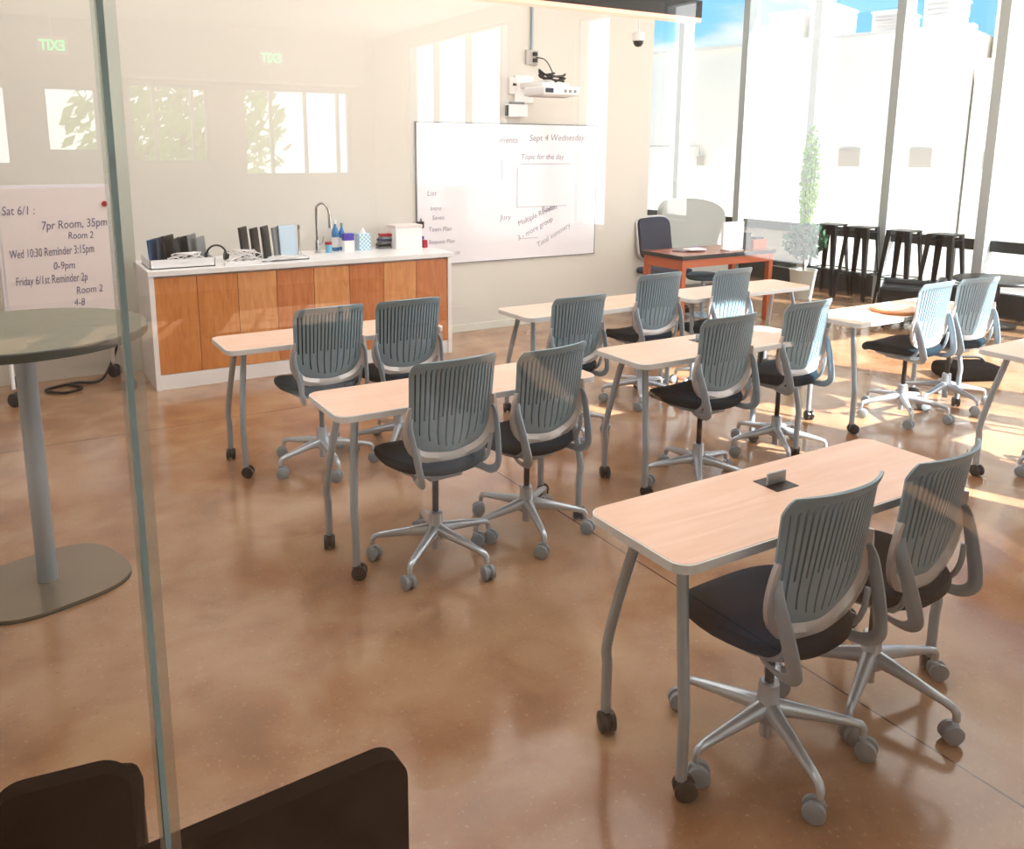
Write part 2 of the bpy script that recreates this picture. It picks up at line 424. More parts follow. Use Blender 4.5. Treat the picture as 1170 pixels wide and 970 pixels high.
def foliage(c, s, n, size, seed):
    rnd = random.Random(seed); bm = bmesh.new()
    for _ in range(n):
        while True:
            q = Vector((rnd.uniform(-1, 1), rnd.uniform(-1, 1), rnd.uniform(-1, 1)))
            if q.length < 1: break
        q = q*(.5+.5*q.length) if False else q
        p = Vector((c[0]+q.x*s[0], c[1]+q.y*s[1], c[2]+q.z*s[2]))
        d = Vector((rnd.gauss(0, 1), rnd.gauss(0, 1), rnd.gauss(0, 1))).normalized()
        e = d.orthogonal().normalized(); f = d.cross(e)
        L = size*rnd.uniform(.6, 1.3); wd = L*.42
        vs = [bm.verts.new(p+e*L*u+f*wd*v) for u, v in ((-.5, 0), (0, .5), (.5, 0), (0, -.5))]
        bm.faces.new(vs)
    return bm
def tree(loc, s, hz, trunk, n, size, seed, label, m):
    t = thing('tree', label, 'tree', loc)
    obj('foliage', foliage((0, 0, hz), s, n, size, seed), m, t)
    bm = bmesh.new(); tube(bm, smooth_pts([(0, 0, -.14), (.03, .02, trunk*.5), (0, .03, trunk), (.02, 0, hz)]), .05, 8)
    for k in range(5):
        a = k*1.3; tube(bm, [(0, .02, trunk*.8), (s[0]*.6*math.cos(a), s[1]*.6*math.sin(a), hz+.2*s[2]*math.sin(k*2))], [.025, .01], 6)
    obj('trunk', bm, M['bark'], t, True)
tree((2.6, -12.5, 0), (1.7, 1.2, 1.2), 2.1, 1.0, 1500, .3, 5, 'broad green tree outside behind the viewer, mirrored in the glass', M['leaf'])
tree((-.9, -15.2, 0), (1.0, .9, 1.1), 2.4, 1.2, 900, .22, 8, 'smaller yellow green tree outside, mirrored left of the glass edge', M['leaf'])

# ------------------------------------------------------------------ tables
def caster(bm, r=.03, w=.05, mi=0, ang=0, c=(0, 0)):
    """twin wheel under a small hood, centre above the floor"""
    ca, sa = math.cos(ang), math.sin(ang)
    ax = Vector((ca, sa, 0)); fw = Vector((-sa, ca, 0)); o = Vector((c[0], c[1], r))+fw*-.012
    for s in (-1, 1):
        a = o+ax*(s*w*.5); b_ = o+ax*(s*w*.14)
        tube(bm, [a, a-ax*(s*.003), b_+ax*(s*.002), b_], [r*.84, r, r, r*.9], 20, mi=mi)
    # hood
    bm2 = [o+ax*0+Vector((0, 0, r*.2)), o+Vector((0, 0, r*1.05))]
    cyl(bm, o-ax*w*.16, o+ax*w*.16, r*.72, 14, mi=mi)
    cyl(bm, Vector((c[0], c[1], r*1.1)), Vector((c[0], c[1], r*1.9)), .011, 10, mi=mi)
    box(bm, (o.x+fw.x*.008, o.y+fw.y*.008, r*1.35), (.02, .024, r*.8), rot=Matrix.Rotation(ang, 3, 'Z'), mi=mi)
    return bm
def make_table(label, L=1.32, W=.412):
    t = thing('training_table', label, 'table', group='peach topped training tables')
    bm = bmesh.new(); prism(bm, rrect(L-.008, W-.008, .052), .704, .7305)
    top = obj('tabletop', bm, M['laminate'], t)
    bm = bmesh.new()
    o_, i_ = rrect(L, W, .055), rrect(L-.012, W-.012, .05)
    n = len(o_)
    ring = [[bm.verts.new((x, y, z)) for x, y in P] for P, z in ((i_, .7302), (o_, .728), (o_, .702), (i_, .700))]
    for a, b_ in zip(ring, ring[1:]+ring[:1]):
        for k in range(n): bm.faces.new((a[k], a[(k+1) % n], b_[(k+1) % n], b_[k]))
    obj('edge_band', bm, M['edge'], top)
    obj('underframe', bx(-L/2+.1, -.05, .675, L/2-.1, .05, .7, .004), M['steel'], t)
    hx, hy = .0, .06
    bm = bx(hx-.05, hy-.05, .7306, hx+.05, hy+.05, .732)
    hub = obj('power_hub', bm, M['black'], t)
    bm = bmesh.new(); box(bm, (hx, hy+.0, .752), (.085, .008, .04), rot=None, bevel=.003)
    obj('hub_flap', bm, M['strut'], hub)
    bm = bx(hx-.06, hy-.045, .62, hx+.06, hy+.045, .70, .008); obj('socket_box', bm, M['black'], t)
    for sx in (-1, 1):
        for sy in (-1, 1):
            bm = bmesh.new()
            fx, fy = sx*(L/2-.072), sy*.168
            P = smooth_pts([(sx*(L/2-.115), sy*.085, .702), (sx*(L/2-.085), sy*.135, .47), (fx+sx*.003, fy, .29), (fx, fy, .22), (fx, fy, .06)], 5)
            tube(bm, P, .0165, 14)
            leg = obj('leg', bm, M['steel'], t, True)
            bm = caster(bmesh.new(), .032, .05, 0, R(20+70*(sx > 0)-40*sy), (fx, fy))
            obj('caster', bm, M['black'], leg, True)
    return t
TB = [('front', 1.42, 1.65), ('second', 1.09, 3.25), ('back', .975, 4.61), ('middle', 2.70, 3.29), ('backmid', 2.85, 4.57), ('backright', 4.25, 4.57), ('right', 4.53, 3.41), ('rightfront', 4.52, 2.27)]
TL = ['peach topped training table nearest the camera with a grey power flap showing',
      'peach topped training table in the left column, second from the camera',
      'peach topped training table directly in front of the wooden cabinet doors',
      'peach topped training table in the middle column between the left pair and the sunlit chairs',
      'peach topped training table furthest back below the wall whiteboard',
      'training table in front of the orange brown desk at the back',
      'peach topped training table carrying a round orange wooden board',
      'pale sunlit training table cut off by the right edge of the picture']
L0 = 1.30
tab = make_table(TL[0], L0)
for i, (n_, x, y) in enumerate(TB):
    if i == 0: tab.location = (x+L0/2, y, 0)
    else: dup(tab, (x+L0/2, y, 0), 0, TL[i])

# ------------------------------------------------------------------ chairs
def back_pt(u, v, off=0):
    """u -1..1 across, v 0..1 up the shell of the backrest"""
    w = .202-.012*(1-v)
    if v < .34: w *= (max(0, 1-((.34-v)/.345)**2.6))**(1/2.6)*.94+.06
    if v > .86: w *= (1-((v-.86)/.142)**2.6)**(1/2.6)*.15+.85
    x = u*w
    z = .505+.418*v-.012*u*u*(v > .5)*v
    y = -.138-.052*math.sin(v*1.35)-.02*v*v*v+.055*u*u*(.35+.65*v)
    if v > .88: y -= (v-.88)*.16
    return Vector((x, y+off, z))
def backrest_mesh():
    ns = 19; marg = .10
    us = [-1, -1+marg*.5, -1+marg]
    span = 2-2*marg; p = span/(ns+.6*(ns-1)/.4*.4/.6*1.0) if False else span/(ns*.34+(ns-1)*.66)
    x = -1+marg; slot = []
    for k in range(ns):
        us.append(x+p*.34); slot.append(len(us)-2); x += p*.34
        if k < ns-1: us.append(x+p*.66); x += p*.66
    us += [1-marg*.5, 1]
    us[-3] = 1-marg
    nv = 40; bm = bmesh.new()
    G = [[bm.verts.new(back_pt(u, j/nv)) for u in us] for j in range(nv+1)]
    for j in range(nv):
        v = (j+.5)/nv
        for i in range(len(us)-1):
            if i in slot:
                k = slot.index(i); uc = (us[i]+us[i+1])/2
                lo = (.07+.26*abs(uc)**2.2) if k % 2 == 1 else .40-.03*abs(uc)
                if lo < v < .925-.03*abs(uc)**3: continue
            bm.faces.new((G[j][i], G[j][i+1], G[j+1][i+1], G[j+1][i]))
    bmesh.ops.recalc_face_normals(bm, faces=bm.faces)
    bmesh.ops.solidify(bm, geom=bm.faces[:], thickness=.008)
    return bm
def outline(w, d, n=40, e=2.6):
    out = []
    for k in range(n):
        a = 2*PI*k/n; c, s = math.cos(a), math.sin(a)
        out.append((w/2*abs(c)**(2/e)*(1 if c > 0 else -1), d/2*abs(s)**(2/e)*(1 if s > 0 else -1)))
    return out
def make_chair(label):
    t = thing('swivel_chair', label, 'chair', group='grey slatted swivel chairs in the classroom')
    # seat cushion: stacked superellipse rings, front edge dropping
    bm = bmesh.new(); rings = []
    for s, z in ((.80, .418), (.93, .42), (.985, .435), (1, .452), (.97, .468), (.88, .476), (.6, .473), (.25, .469)):
        pts = outline(.47*s, .46*s)
        rings.append([bm.verts.new((x*(1-.12*max(0, -y/.23)), y+.035, z-(.05*max(0, (y-.08)/.16)**2)+.012*(x/.23)**2)) for x, y in pts])
    n = 40
    for a, b_ in zip(rings, rings[1:]):
        for k in range(n): bm.faces.new((a[k], a[(k+1) % n], b_[(k+1) % n], b_[k]))
    bm.faces.new(rings[0][::-1]); bm.faces.new(rings[-1])
    obj('seat', bm, M['fabric'], t, True)
    bm = bmesh.new(); prism(bm, [(x*.8, y*.78+.02) for x, y in outline(.42, .42)], .402, .4185)
    box(bm, (0, .0, .385), (.16, .2, .035), bevel=.008)
    obj('seat_pan', bm, M['strut'], t, True)
    obj('backrest', backrest_mesh(), M['shell'], t, True)
    # dark knit lining on the sitter's side
    bm = bmesh.new(); G = [[bm.verts.new(back_pt(-.9+1.8*i/12, .10+.80*j/14, .013)) for i in range(13)] for j in range(15)]
    for j in range(14):
        for i in range(12): bm.faces.new((G[j][i], G[j][i+1], G[j+1][i+1], G[j+1][i]))
    bmesh.ops.solidify(bm, geom=bm.faces[:], thickness=.003)
    obj('lining', bm, M['lining'], t, True)
    # band that cups the lower back
    bm = bmesh.new(); inner = []; N = 34
    path = []
    for k in range(N+1):
        a = k/N*2-1
        # parameter along outline from left (v=.5) round the bottom to right
        s = abs(a)
        if s > .45:
            v = .50*((s-.45)/.55)**1.0+.045; uu = math.copysign(1, a)
        else:
            v = .0; uu = a/.45
            v = .045*(s/.45)**2
        path.append((uu, v, s))
    rows = []
    for uu, v, s in path:
        q = back_pt(uu*.985, v, -.007)
        wd = .056*(1-(s)**5*.75)
        ang = math.atan2(uu*.8, 1.0) if s < .45 else math.atan2(uu*(.8+2.6*(s-.45)/.55*1.4), 1.0-.95*min(1, (s-.45)/.3))
        dx, dz = math.sin(ang), -math.cos(ang)
        out_ = q+Vector((dx*wd*.75, -.012, dz*wd*.85))
        mid = q+Vector((dx*wd*.3, -.016, dz*wd*.4)); inn = q+Vector((-dx*.008, .002, -dz*.008))
        und = out_+Vector((-dx*.003, .016, -dz*.003)); und2 = q+Vector((0, .012, 0))
        rows.append([bm.verts.new(x) for x in (inn, mid, out_, und, und2)])
    for a, b_ in zip(rows, rows[1:]):
        for k in range(5): bm.faces.new((a[k], a[(k+1) % 5], b_[(k+1) % 5], b_[k]))
    bm.faces.new(rows[0]); bm.faces.new(rows[-1][::-1])
    obj('back_band', bm, M['frame'], t, True)
    # side loops: from the back's side down to a low rear corner and forward under the seat
    for s in (-1, 1):
        bm = bmesh.new()
        P = smooth_pts([(s*.195, -.150, .680), (s*.205, -.163, .64), (s*.199, -.188, .56), (s*.190, -.210, .475), (s*.182, -.212, .43), (s*.172, -.175, .402), (s*.155, -.10, .400), (s*.11, -.02, .405), (s*.07, .03, .405)], 4)
        m = len(P)
        rr = [.0095+.0055*math.sin(PI*min(1, i/(m-1)*1.4)) for i in range(m)]
        tube(bm, P, rr, 10, sx=.62, sy=1.6)
        P2 = smooth_pts([(s*.178, -.172, .56), (s*.168, -.172, .50), (s*.162, -.15, .445), (s*.15, -.09, .408)], 4)
        tube(bm, P2, .009, 8)
        obj('side_loop', bm, M['strut'], t, True)
    bm = bmesh.new(); cyl(bm, (0, 0, .15), (0, 0, .39), .014, 16); obj('gas_lift', bm, M['black'], t, True)
    bm = bmesh.new(); lathe(bm, [(.014, .05), (.019, .052), (.019, .10), (.040, .108), (.042, .15), (.033, .168), (.029, .225), (.024, .23), (0, .23)], seg=20)
    obj('hub', bm, M['alu'], t, True)
    for k in range(5):
        bm = bmesh.new()
        st = [(.015, .145, .056, .060), (.08, .138, .046, .048), (.18, .124, .036, .035), (.245, .114, .031, .028), (.272, .106, .028, .027), (.281, .092, .026, .025), (.282, .070, .022, .022)]
        rings = []
        for i, (x, z, w_, h) in enumerate(st):
            tilt = 0 if i < 4 else (.6 if i == 4 else (1.2 if i == 5 else PI/2))
            dx, dz = math.sin(tilt)*h/2, math.cos(tilt)*h/2
            ring = []
            for a in range(10):
                ca, sa = math.cos(2*PI*a/10), math.sin(2*PI*a/10)
                ring.append(bm.verts.new((x+dx*sa, w_/2*ca, z+dz*sa)))
            rings.append(ring)
        for a, b_ in zip(rings, rings[1:]):
            for q in range(10): bm.faces.new((a[q], a[(q+1) % 10], b_[(q+1) % 10], b_[q]))
        bm.faces.new(rings[0][::-1]); bm.faces.new(rings[-1])
        leg = obj('leg', bm, M['alu'], t, True); leg.rotation_euler = (0, 0, R(72*k))
        bm = caster(bmesh.new(), .031, .05, 0, R(35+97*k), (0, 0))
        cs = obj('caster', bm, M['castergrey'], leg, True); cs.location = (.282, 0, 0)
    return t
# key, x, y, heading (deg, 0 = facing +Y), base offset, label
CH = [('a', 1.85, 1.50, 2, 35, 'grey slatted swivel chair, left one of the pair at the nearest table'),
      ('b', 2.35, 1.51, 6, 60, 'grey slatted swivel chair, right one of the pair at the nearest table'),
      ('c', 1.53, 3.07, 3, 5, 'grey slatted swivel chair, left one at the second table of the left column'),
      ('d', 2.03, 3.11, 9, 38, 'grey slatted swivel chair, right one at the second table, behind the nearest table corner'),
      ('e', 1.48, 4.41, 3, 52, 'grey slatted swivel chair in front of the cabinet, left of the two there'),
      ('f', 1.97, 4.44, 1, 20, 'grey slatted swivel chair in front of the cabinet, right of the two there'),
      ('g', 2.97, 4.16, 2, 50, 'grey slatted swivel chair pulled out below the projector and whiteboard'),
      ('h', 3.91, 4.50, 2, 15, 'pale slatted swivel chair just left of the orange brown desk leg'),
      ('i', 3.15, 3.13, 3, 12, 'slatted swivel chair with blue teal seat at the middle table, left of its pair'),
      ('j', 3.90, 3.25, 3, 20, 'bright sunlit slatted swivel chair at the middle table, right of its pair'),
      ('k', 4.56, 4.45, 4, 40, 'pale slatted swivel chair in front of the white panel on the desk'),
      ('l', 5.20, 3.30, 4, 10, 'sunlit slatted swivel chair beside the round orange board'),
      ('m', 5.74, 3.32, -6, 40, 'sunlit slatted swivel chair nearest the black round table'),
      ('n', 5.02, 2.14, 0, 0, 'swivel chair mostly beyond the right edge, only its caster in view')]
LIFT = dict(a=0, b=-.004, c=.042, d=.022, e=.042, f=.036, g=.012, h=.04, i=.05, j=.04, k=.032, l=.042, m=.03, n=.03)
base = make_chair(CH[0][5])
for i, (k, x, y, hd, off, lb) in enumerate(CH):
    o = base if i == 0 else dup(base, (x, y, 0), 0, lb)
    o.location = (x, y, 0); o.rotation_euler = (0, 0, R(hd))
    for c in o.children:      # each chair's gas lift is set to its own height
        if c.name.split('.')[0] in ('seat', 'seat_pan', 'backrest', 'lining', 'back_band', 'side_loop', 'gas_lift'): c.location.z = LIFT[k]
    j = 0
    for c in [c for c in o.children if c.name.split('.')[0] == 'leg']:
        c.rotation_euler = (0, 0, R(off-hd+72*j)); j += 1

# ------------------------------------------------------------------ base cabinet and what stands on it
CX0, CX1, CY0, CZ = .90, 3.40, 6.46, .905
cb = thing('base_cabinet', 'long white framed base cabinet with eight amber veneer doors against the wall', 'cabinet', ((CX0+CX1)/2, (CY0+BY)/2, 0))
def rel(o, parent):   # parts are built in world coordinates; shift them under the thing's base
    o.location = -Vector(parent.location); return o
bm = bx(CX0, CY0, 0, CX0+.035, BY-.002, CZ-.04); bx(CX1-.035, CY0, 0, CX1, BY-.002, CZ-.04, bm=bm)
bx(CX0+.035, CY0+.012, 0, CX1-.035, CY0+.03, .115, bm=bm); bx(CX0+.035, CY0+.04, .115, CX1-.035, BY-.002, CZ-.05, bm=bm)
rel(obj('body', bm, M['white'], cb), cb)
nd = 8; dw = (CX1-CX0-.07)/nd
for k in range(nd):
    a = CX0+.035+k*dw
    d_ = rel(obj('door', bx(a+.002, CY0+.012, .118, a+dw-.002, CY0+.034, CZ-.055, .001), M['cab_wood'][(0, 0, 1, 2, 1, 2, 1, 2)[k]], cb), cb)
ct = tag(obj('worktop', bx(CX0-.005, CY0-.01, CZ-.04, CX1+.01, BY-.002, CZ, .003), M['white']), 'thin white worktop lying over the whole length of the base cabinet', 'worktop')
Z = CZ
# faucet
f = thing('faucet', 'tall chrome gooseneck faucet with pull down spray head on the worktop', 'faucet', (2.36, 6.98, Z))
bm = bmesh.new(); lathe(bm, [(.028, 0), (.028, .006), (.02, .012), (.018, .10), (.014, .11)], seg=20)
tube(bm, smooth_pts([(0, 0, .10), (0, 0, .36), (.01, -.02, .41), (.045, -.05, .43), (.075, -.08, .39), (.085, -.09, .33)], 5), .011, 12)
obj('spout', bm, M['chrome'], f, True)
bm = bmesh.new(); cyl(bm, (.085, -.09, .34), (.09, -.095, .22), .013, 14, .017); obj('spray_head', bm, M['chrome'], f, True)
bm = bmesh.new(); cyl(bm, (.0, 0, .07), (.045, 0, .085), .008, 10); cyl(bm, (.045, 0, .085), (.06, 0, .14), .006, 10); obj('handle', bm, M['chrome'], f, True)
s_ = tag(obj('soap_dispenser', lathe(bmesh.new(), [(.02, 0), (.02, .01), (.011, .02), (.009, .20), (.014, .21), (.011, .25), (0, .255)], (2.20, 6.98, Z), 16), M['chrome'], None, True), 'slender metal soap dispenser left of the chrome faucet', 'soap dispenser')
# bottles
def bottle(x, y, h, r, m, label, cap):
    b_ = thing('bottle', label, 'bottle', (x, y, Z), 0, 'bottles beside the faucet')
    obj('body', lathe(bmesh.new(), [(r*.9, 0), (r, .01), (r, h*.62), (r*.5, h*.78), (r*.35, h*.82), (r*.35, h*.9), (0, h*.9)], seg=20), m, b_, True)
    obj('cap', lathe(bmesh.new(), [(r*.4, h*.88), (r*.42, h), (0, h)], seg=14), M[cap], b_, True)
    obj('label_band', lathe(bmesh.new(), [(r*1.02, h*.12), (r*1.02, h*.45)], seg=20), M['white'], b_, True)
bottle(2.555, 7.06, .27, .032, M['cyan'], 'tall blue bottle behind the purple box on the worktop', 'white')
bottle(2.63, 7.1, .24, .028, M['cyan'], 'slim blue bottle at the wall left of the patterned tissue box', 'grey')
bx_ = thing('carton', 'small white and purple carton on the worktop', 'box', (2.63, 6.95, Z))
obj('box', bx(-.045, -.03, 0, .045, .03, .1), M['white'], bx_); obj('printed_top', bx(-.047, -.032, .1, .047, .032, .16), M['purple'], bx_)
c_ = thing('cup', 'small blue and pink cup right of the faucet', 'cup', (2.45, 6.95, Z))
obj('body', lathe(bmesh.new(), [(.024, 0), (.03, .09), (.028, .09), (.022, .006), (0, .006)], seg=18), M['bluelight'], c_, True)
obj('rim_band', lathe(bmesh.new(), [(.0302, .07), (.0312, .092)], seg=18), M['red'], c_, True)
# tissue box with chevrons
def chevron_mat():
    m, n, l, b_ = newmat('chevron_print'); t = n.new('ShaderNodeTexCoord'); w_ = n.new('ShaderNodeTexChecker'); w_.inputs['Scale'].default_value = 55
    w_.inputs['Color1'].default_value = srgb(130, 200, 225); w_.inputs['Color2'].default_value = srgb(245, 245, 245)
    l.new(t.outputs['Object'], w_.inputs['Vector']); l.new(w_.outputs['Color'], b_.inputs['Base Color']); return m
M['chev'] = chevron_mat()
t_ = thing('tissue_box', 'light blue patterned tissue box with a white tissue peak', 'tissue box', (2.79, 7.0, Z))
obj('box', bx(-.055, -.055, 0, .055, .055, .15, .004), M['chev'], t_)
bm = bmesh.new(); lathe(bm, [(.03, .15), (.022, .165), (.012, .185), (0, .205)], seg=7); obj('tissue', bm, M['white'], t_)
# small books stack
cols = ['grey', 'black', 'grey', 'navy', 'castergrey', 'red']
for k in range(6):
    bm = bx(-.06, -.045, 0, .06, .045, .018+.004*(k % 2), .002)
    o = obj('book', bm, M[cols[k]]); o.location = (3.0+.006*k-.01*(k % 2), 7.02, Z+.0225*k); o.rotation_euler = (0, 0, R((5, -6, 10, -3, 8, -9)[k]))
    nm = ('lowest', 'second from the bottom', 'third from the bottom', 'fourth from the bottom', 'second from the top', 'red topmost')[k]
    tag(o, '%s small book of the short stack right of the tissue box' % nm, 'book', 'small books stacked on the worktop')
# white box at the right end
p_ = thing('storage_box', 'large plain white box near the right end of the worktop', 'box', (3.19, 6.98, Z))
obj('box', bx(-.13, -.1, 0, .13, .1, .19, .004), M['white'], p_); obj('lid', bx(-.135, -.105, .19, .135, .105, .215, .004), M['paper'], p_)
tag(obj('notepad', bx(3.335, 6.88, Z, 3.375, 6.96, Z+.07, .002), M['red']), 'tiny pinkish pad standing at the right end of the worktop', 'notepad')
# trays of tablets and laptops
def tray(x0, x1, y0, y1, label, rim=.06):
    t = thing('tray', label, 'tray', ((x0+x1)/2, (y0+y1)/2, Z)); w_, d_ = (x1-x0)/2, (y1-y0)/2
    bm = bx(-w_, -d_, 0, w_, d_, .008)
    for a in ((-w_, -d_, w_, -d_+.006), (-w_, d_-.006, w_, d_), (-w_, -d_, -w_+.006, d_), (w_-.006, -d_, w_, d_)): bx(a[0], a[1], 0, a[2], a[3], rim, bm=bm)
    obj('tray', bm, M['white'], t); return t
tray(.93, 1.40, 6.55, 6.98, 'white open tray of dark gadgets at the left end of the worktop', .07)
def slab(x, y, w_, h, d_, lean, m, label, rz=0, grp='upright tablets in the trays'):
    bm = bmesh.new(); box(bm, (0, 0, h/2), (w_, d_, h), bevel=.004)
    o = obj('tablet', bm, m); o.location = (x, y, Z+.009); o.rotation_euler = (R(lean), 0, R(rz)); tag(o, label, 'tablet', grp)
rz_ = [62, 66, 60, 68, 58, 64, 61]
nmz = ['blue cased', 'dark blue', 'black', 'teal black', 'black slim', 'grey edged', 'dark grey']
mz = ['blue', 'navy', 'black', 'rail', 'black', 'grey', 'grey']
pos = ['leftmost', 'second from the left', 'third from the left', 'middle', 'third from the right', 'second from the right', 'rightmost']
M['deepblue'] = mat('deep_blue_case', srgb(38, 84, 128), .5)
mz[0] = 'deepblue'
for k in range(7):
    slab(1.0+.058*k, 6.76, .2, .20+.012*(k % 3), .016, -4, M[mz[k]], '%s tablet standing in the left tray, %s in it' % (nmz[k], pos[k]), rz_[k])
tray(1.62, 2.16, 6.60, 6.98, 'shallow white tray holding black tablets left of the faucet', .025)
nm2 = ['thin black tablet leaning left', 'wide black tablet', 'black tablet with brown edge', 'brown grey tablet', 'grey blue tablet with a light screen']
mt2 = ['black', 'black', 'black', 'grey', 'strut']
for k in range(5):
    slab(1.70+.088*k, 6.8, .17, .26-.012*(k % 2), .02, -5, M[mt2[k]], '%s in the shallow tray, %s of the five' % (nm2[k], ('leftmost', 'second', 'third', 'fourth', 'rightmost')[k]), 58 if k < 4 else 20)
h_ = thing('headphones', 'dark brown headphones lying on the worktop between the two trays', 'headphones', (1.47, 6.82, Z))
bm = bmesh.new(); tube(bm, [(.075*math.cos(a), .0, .055+.075*math.sin(a)) for a in [PI*k/12 for k in range(13)]], .008, 8); obj('headband', bm, M['black'], h_, True)
for s in (-1, 1):
    bm = bmesh.new(); cyl(bm, (s*.06, 0, .045), (s*.092, 0, .04), .036, 16); obj('ear_cup', bm, M['black'], h_, True)
def cable(pts, r, m, label, name='cable', cat='cable', grp=None, k=6):
    bm = bmesh.new(); tube(bm, smooth_pts(pts, k), r, 7); return tag(obj(name, bm, m, None, True), label, cat, grp)
rnd = random.Random(4)
for q, (cx, cy, lb) in enumerate(((1.2, 6.62, 'white cable tangle draped over the left tray'), (1.62, 6.58, 'white cable tangle on the worktop between the trays'), (1.95, 6.56, 'white cable lying along the front of the tablet tray'))):
    P = [(cx-.16, cy-.04, Z+.012)]
    for k in range(22):
        P.append((cx+.15*math.cos(k*1.9+q)*rnd.uniform(.4, 1), cy+.07*math.sin(k*1.9)*rnd.uniform(.3, 1)-.02, Z+.02+.09*abs(math.sin(k*2.3+q))*(1 if q < 2 else .3)))
    cable(P, .0042, M['white'], lb, grp='white cables on the worktop', k=4)
ps = thing('power_strip', 'white power strip lying at the front of the worktop', 'power strip', (1.60, 6.52, Z))
obj('housing', bx(-.14, -.022, 0, .14, .022, .03, .004), M['white'], ps)
for k in range(4): obj('socket', bx(-.11+.06*k-.012, -.012, .0301, -.11+.06*k+.012, .012, .0315), M['grey'], ps)

# ------------------------------------------------------------------ wall whiteboard with handwriting
wb = thing('whiteboard', 'very wide frameless whiteboard with faint handwriting on the back wall', 'whiteboard', (4.45, BY-.001, 0))
wy = 0
bm = bx(-1.03, -.018, .70, 1.07, 0, 2.04, .002); obj('board', bm, M['whiteboard'], wb)
bm = bmesh.new()
for a in ((-1.04, 2.04, 1.08, 2.048), (-1.04, .692, 1.08, .70)): bx(a[0], -.02, a[1], a[2], -.001, a[3], bm=bm)
for x in (-1.036, 1.072): bx(x-.004, -.02, .692, x+.004, -.001, 2.048, bm=bm)
obj('trim', bm, M['grey'], wb)
def wtxt(s, x, z, size, m='inkfaint', rot=0, sx=1): return text_obj(s, size, M[m], wb, (x, -.0195, z), (PI/2, R(rot), 0), sx=sx)
for s, x, z, sz, rt in (('Statements', -.30, 1.86, .085, 0), ('Sept 4 Wednesday', .22, 1.88, .09, -1), ('Topic for the day', .12, 1.70, .075, 0), ('Room', .38, 1.16, .08, -8),
                     ('Multiple Results', .10, 1.03, .075, -20), ('3 - more group', .10, .88, .075, -24), ('Total summary', .34, .80, .075, -26), ('Jury', -.12, 1.10, .08, 0),
                     ('List', -.93, 1.36, .07, 0), ('Intro', -.9, 1.22, .06, 0), ('Saves', -.88, 1.13, .06, 0), ('Team Plan', -.92, 1.02, .06, 0), ('Request Plan', -.92, .90, .055, 0), ('review  10:', -.8, .78, .05, 0), ('Signs', -.65, 1.6, .07, 0)):
    wtxt(s, x, z, sz, rot=rt)
bm = bmesh.new()
for a in ((.12, 1.65, .75, 1.655), (.08, 1.22, .08+.004, 1.62), (.08, 1.22, .7, 1.224), (-.1, 1.5, -.096, 1.7), (.1, .90, .34, .905)): bx(a[0], -.0205, a[1], a[2], -.0185, a[3], bm=bm)
obj('drawn_lines', bm, M['inkfaint'], wb)
cl = thing('clip_holder', 'small black clip hanging at the left edge of the wall whiteboard', 'clip', (3.44, BY-.019, 1.09))
obj('clip', bx(-.035, -.03, -.03, .035, 0, .03, .004), M['black'], cl); bm = bmesh.new(); tube(bm, [(0, -.01, .03), (.01, -.01, .06), (.02, -.01, .03)], .004, 6); obj('wire', bm, M['black'], cl)
mk = thing('marker', 'blue marker pen upright at the bottom left of the wall whiteboard', 'marker', (3.47, BY-.0285, .93))
bm = bmesh.new(); cyl(bm, (0, 0, -.05), (0, 0, .02), .009, 12); obj('barrel', bm, M['blue'], mk, True)
bm = bmesh.new(); cyl(bm, (0, 0, .02), (0, 0, .05), .01, 12); obj('cap', bm, M['purple'], mk, True)

# ------------------------------------------------------------------ projector, camera, pendant
pr = thing('projector', 'white short throw projector on a wall arm above the whiteboard', 'projector', (4.62, 6.72, 2.33))
bm = bmesh.new(); box(bm, (0, 0, 0), (.42, .34, .085), bevel=.018, seg=3); obj('housing', bm, M['white'], pr, True)
bm = bmesh.new(); box(bm, (-.02, .02, .062), (.3, .22, .03), bevel=.006); obj('mount_plate', bm, M['white'], pr)
bm = bmesh.new(); box(bm, (-.02, .25, .085), (.10, .5, .05), bevel=.006); box(bm, (-.02, .465, .05), (.22, .02, .26), bevel=.004); obj('wall_arm', bm, M['white'], pr)
bm = bmesh.new()
for k in range(3): bx(.02+.055*k, -.1715, -.015, .05+.055*k, -.1695, .012, bm=bm)
obj('port_panel', bm, M['grey'], pr)
bm = bmesh.new(); bx(-.19, -.1715, -.02, -.10, -.1695, .02, bm=bm); obj('lens_window', bm, M['navy'], pr)
bm = bmesh.new(); bx(-.2, .0, -.043, .2, .1, -.0431-.006, bm=bm); obj('bottom_cover', bm, M['extgrey'], pr)
P = []
for k in range(20): P.append((4.62+.14*math.cos(k*.9), 6.72+.08*math.sin(k*.9), 2.43+.016*(k % 5)+.05*(k % 7 == 3)))
cable(P, .009, M['black'], 'black cable coiled on top of the projector', k=4)
cable([(4.73, 7.17, 2.69), (4.80, 7.10, 2.66), (4.82, 7.0, 2.52), (4.72, 6.9, 2.44)], .006, M['black'], 'black power lead hanging from the outlet box to the projector')
ob = thing('outlet_box', 'grey outlet box with two plugs high on the back wall', 'outlet', (4.69, BY-.001, 2.69))
obj('box', bx(-.07, -.03, -.07, .07, 0, .07, .004), M['extgrey'], ob)
for z in (-.03, .03): obj('plug', bx(.0, -.055, z-.018, .045, -.03, z+.018, .003), M['black'], ob)
bm = bmesh.new(); cyl(bm, (0, -.018, .07), (0, -.018, H1-2.69), .014, 12); obj('conduit', bm, M['strut'], ob, True)
sb = thing('wall_speaker', 'small white box fixed below the projector, left side', 'speaker', (4.50, BY-.001, 2.17))
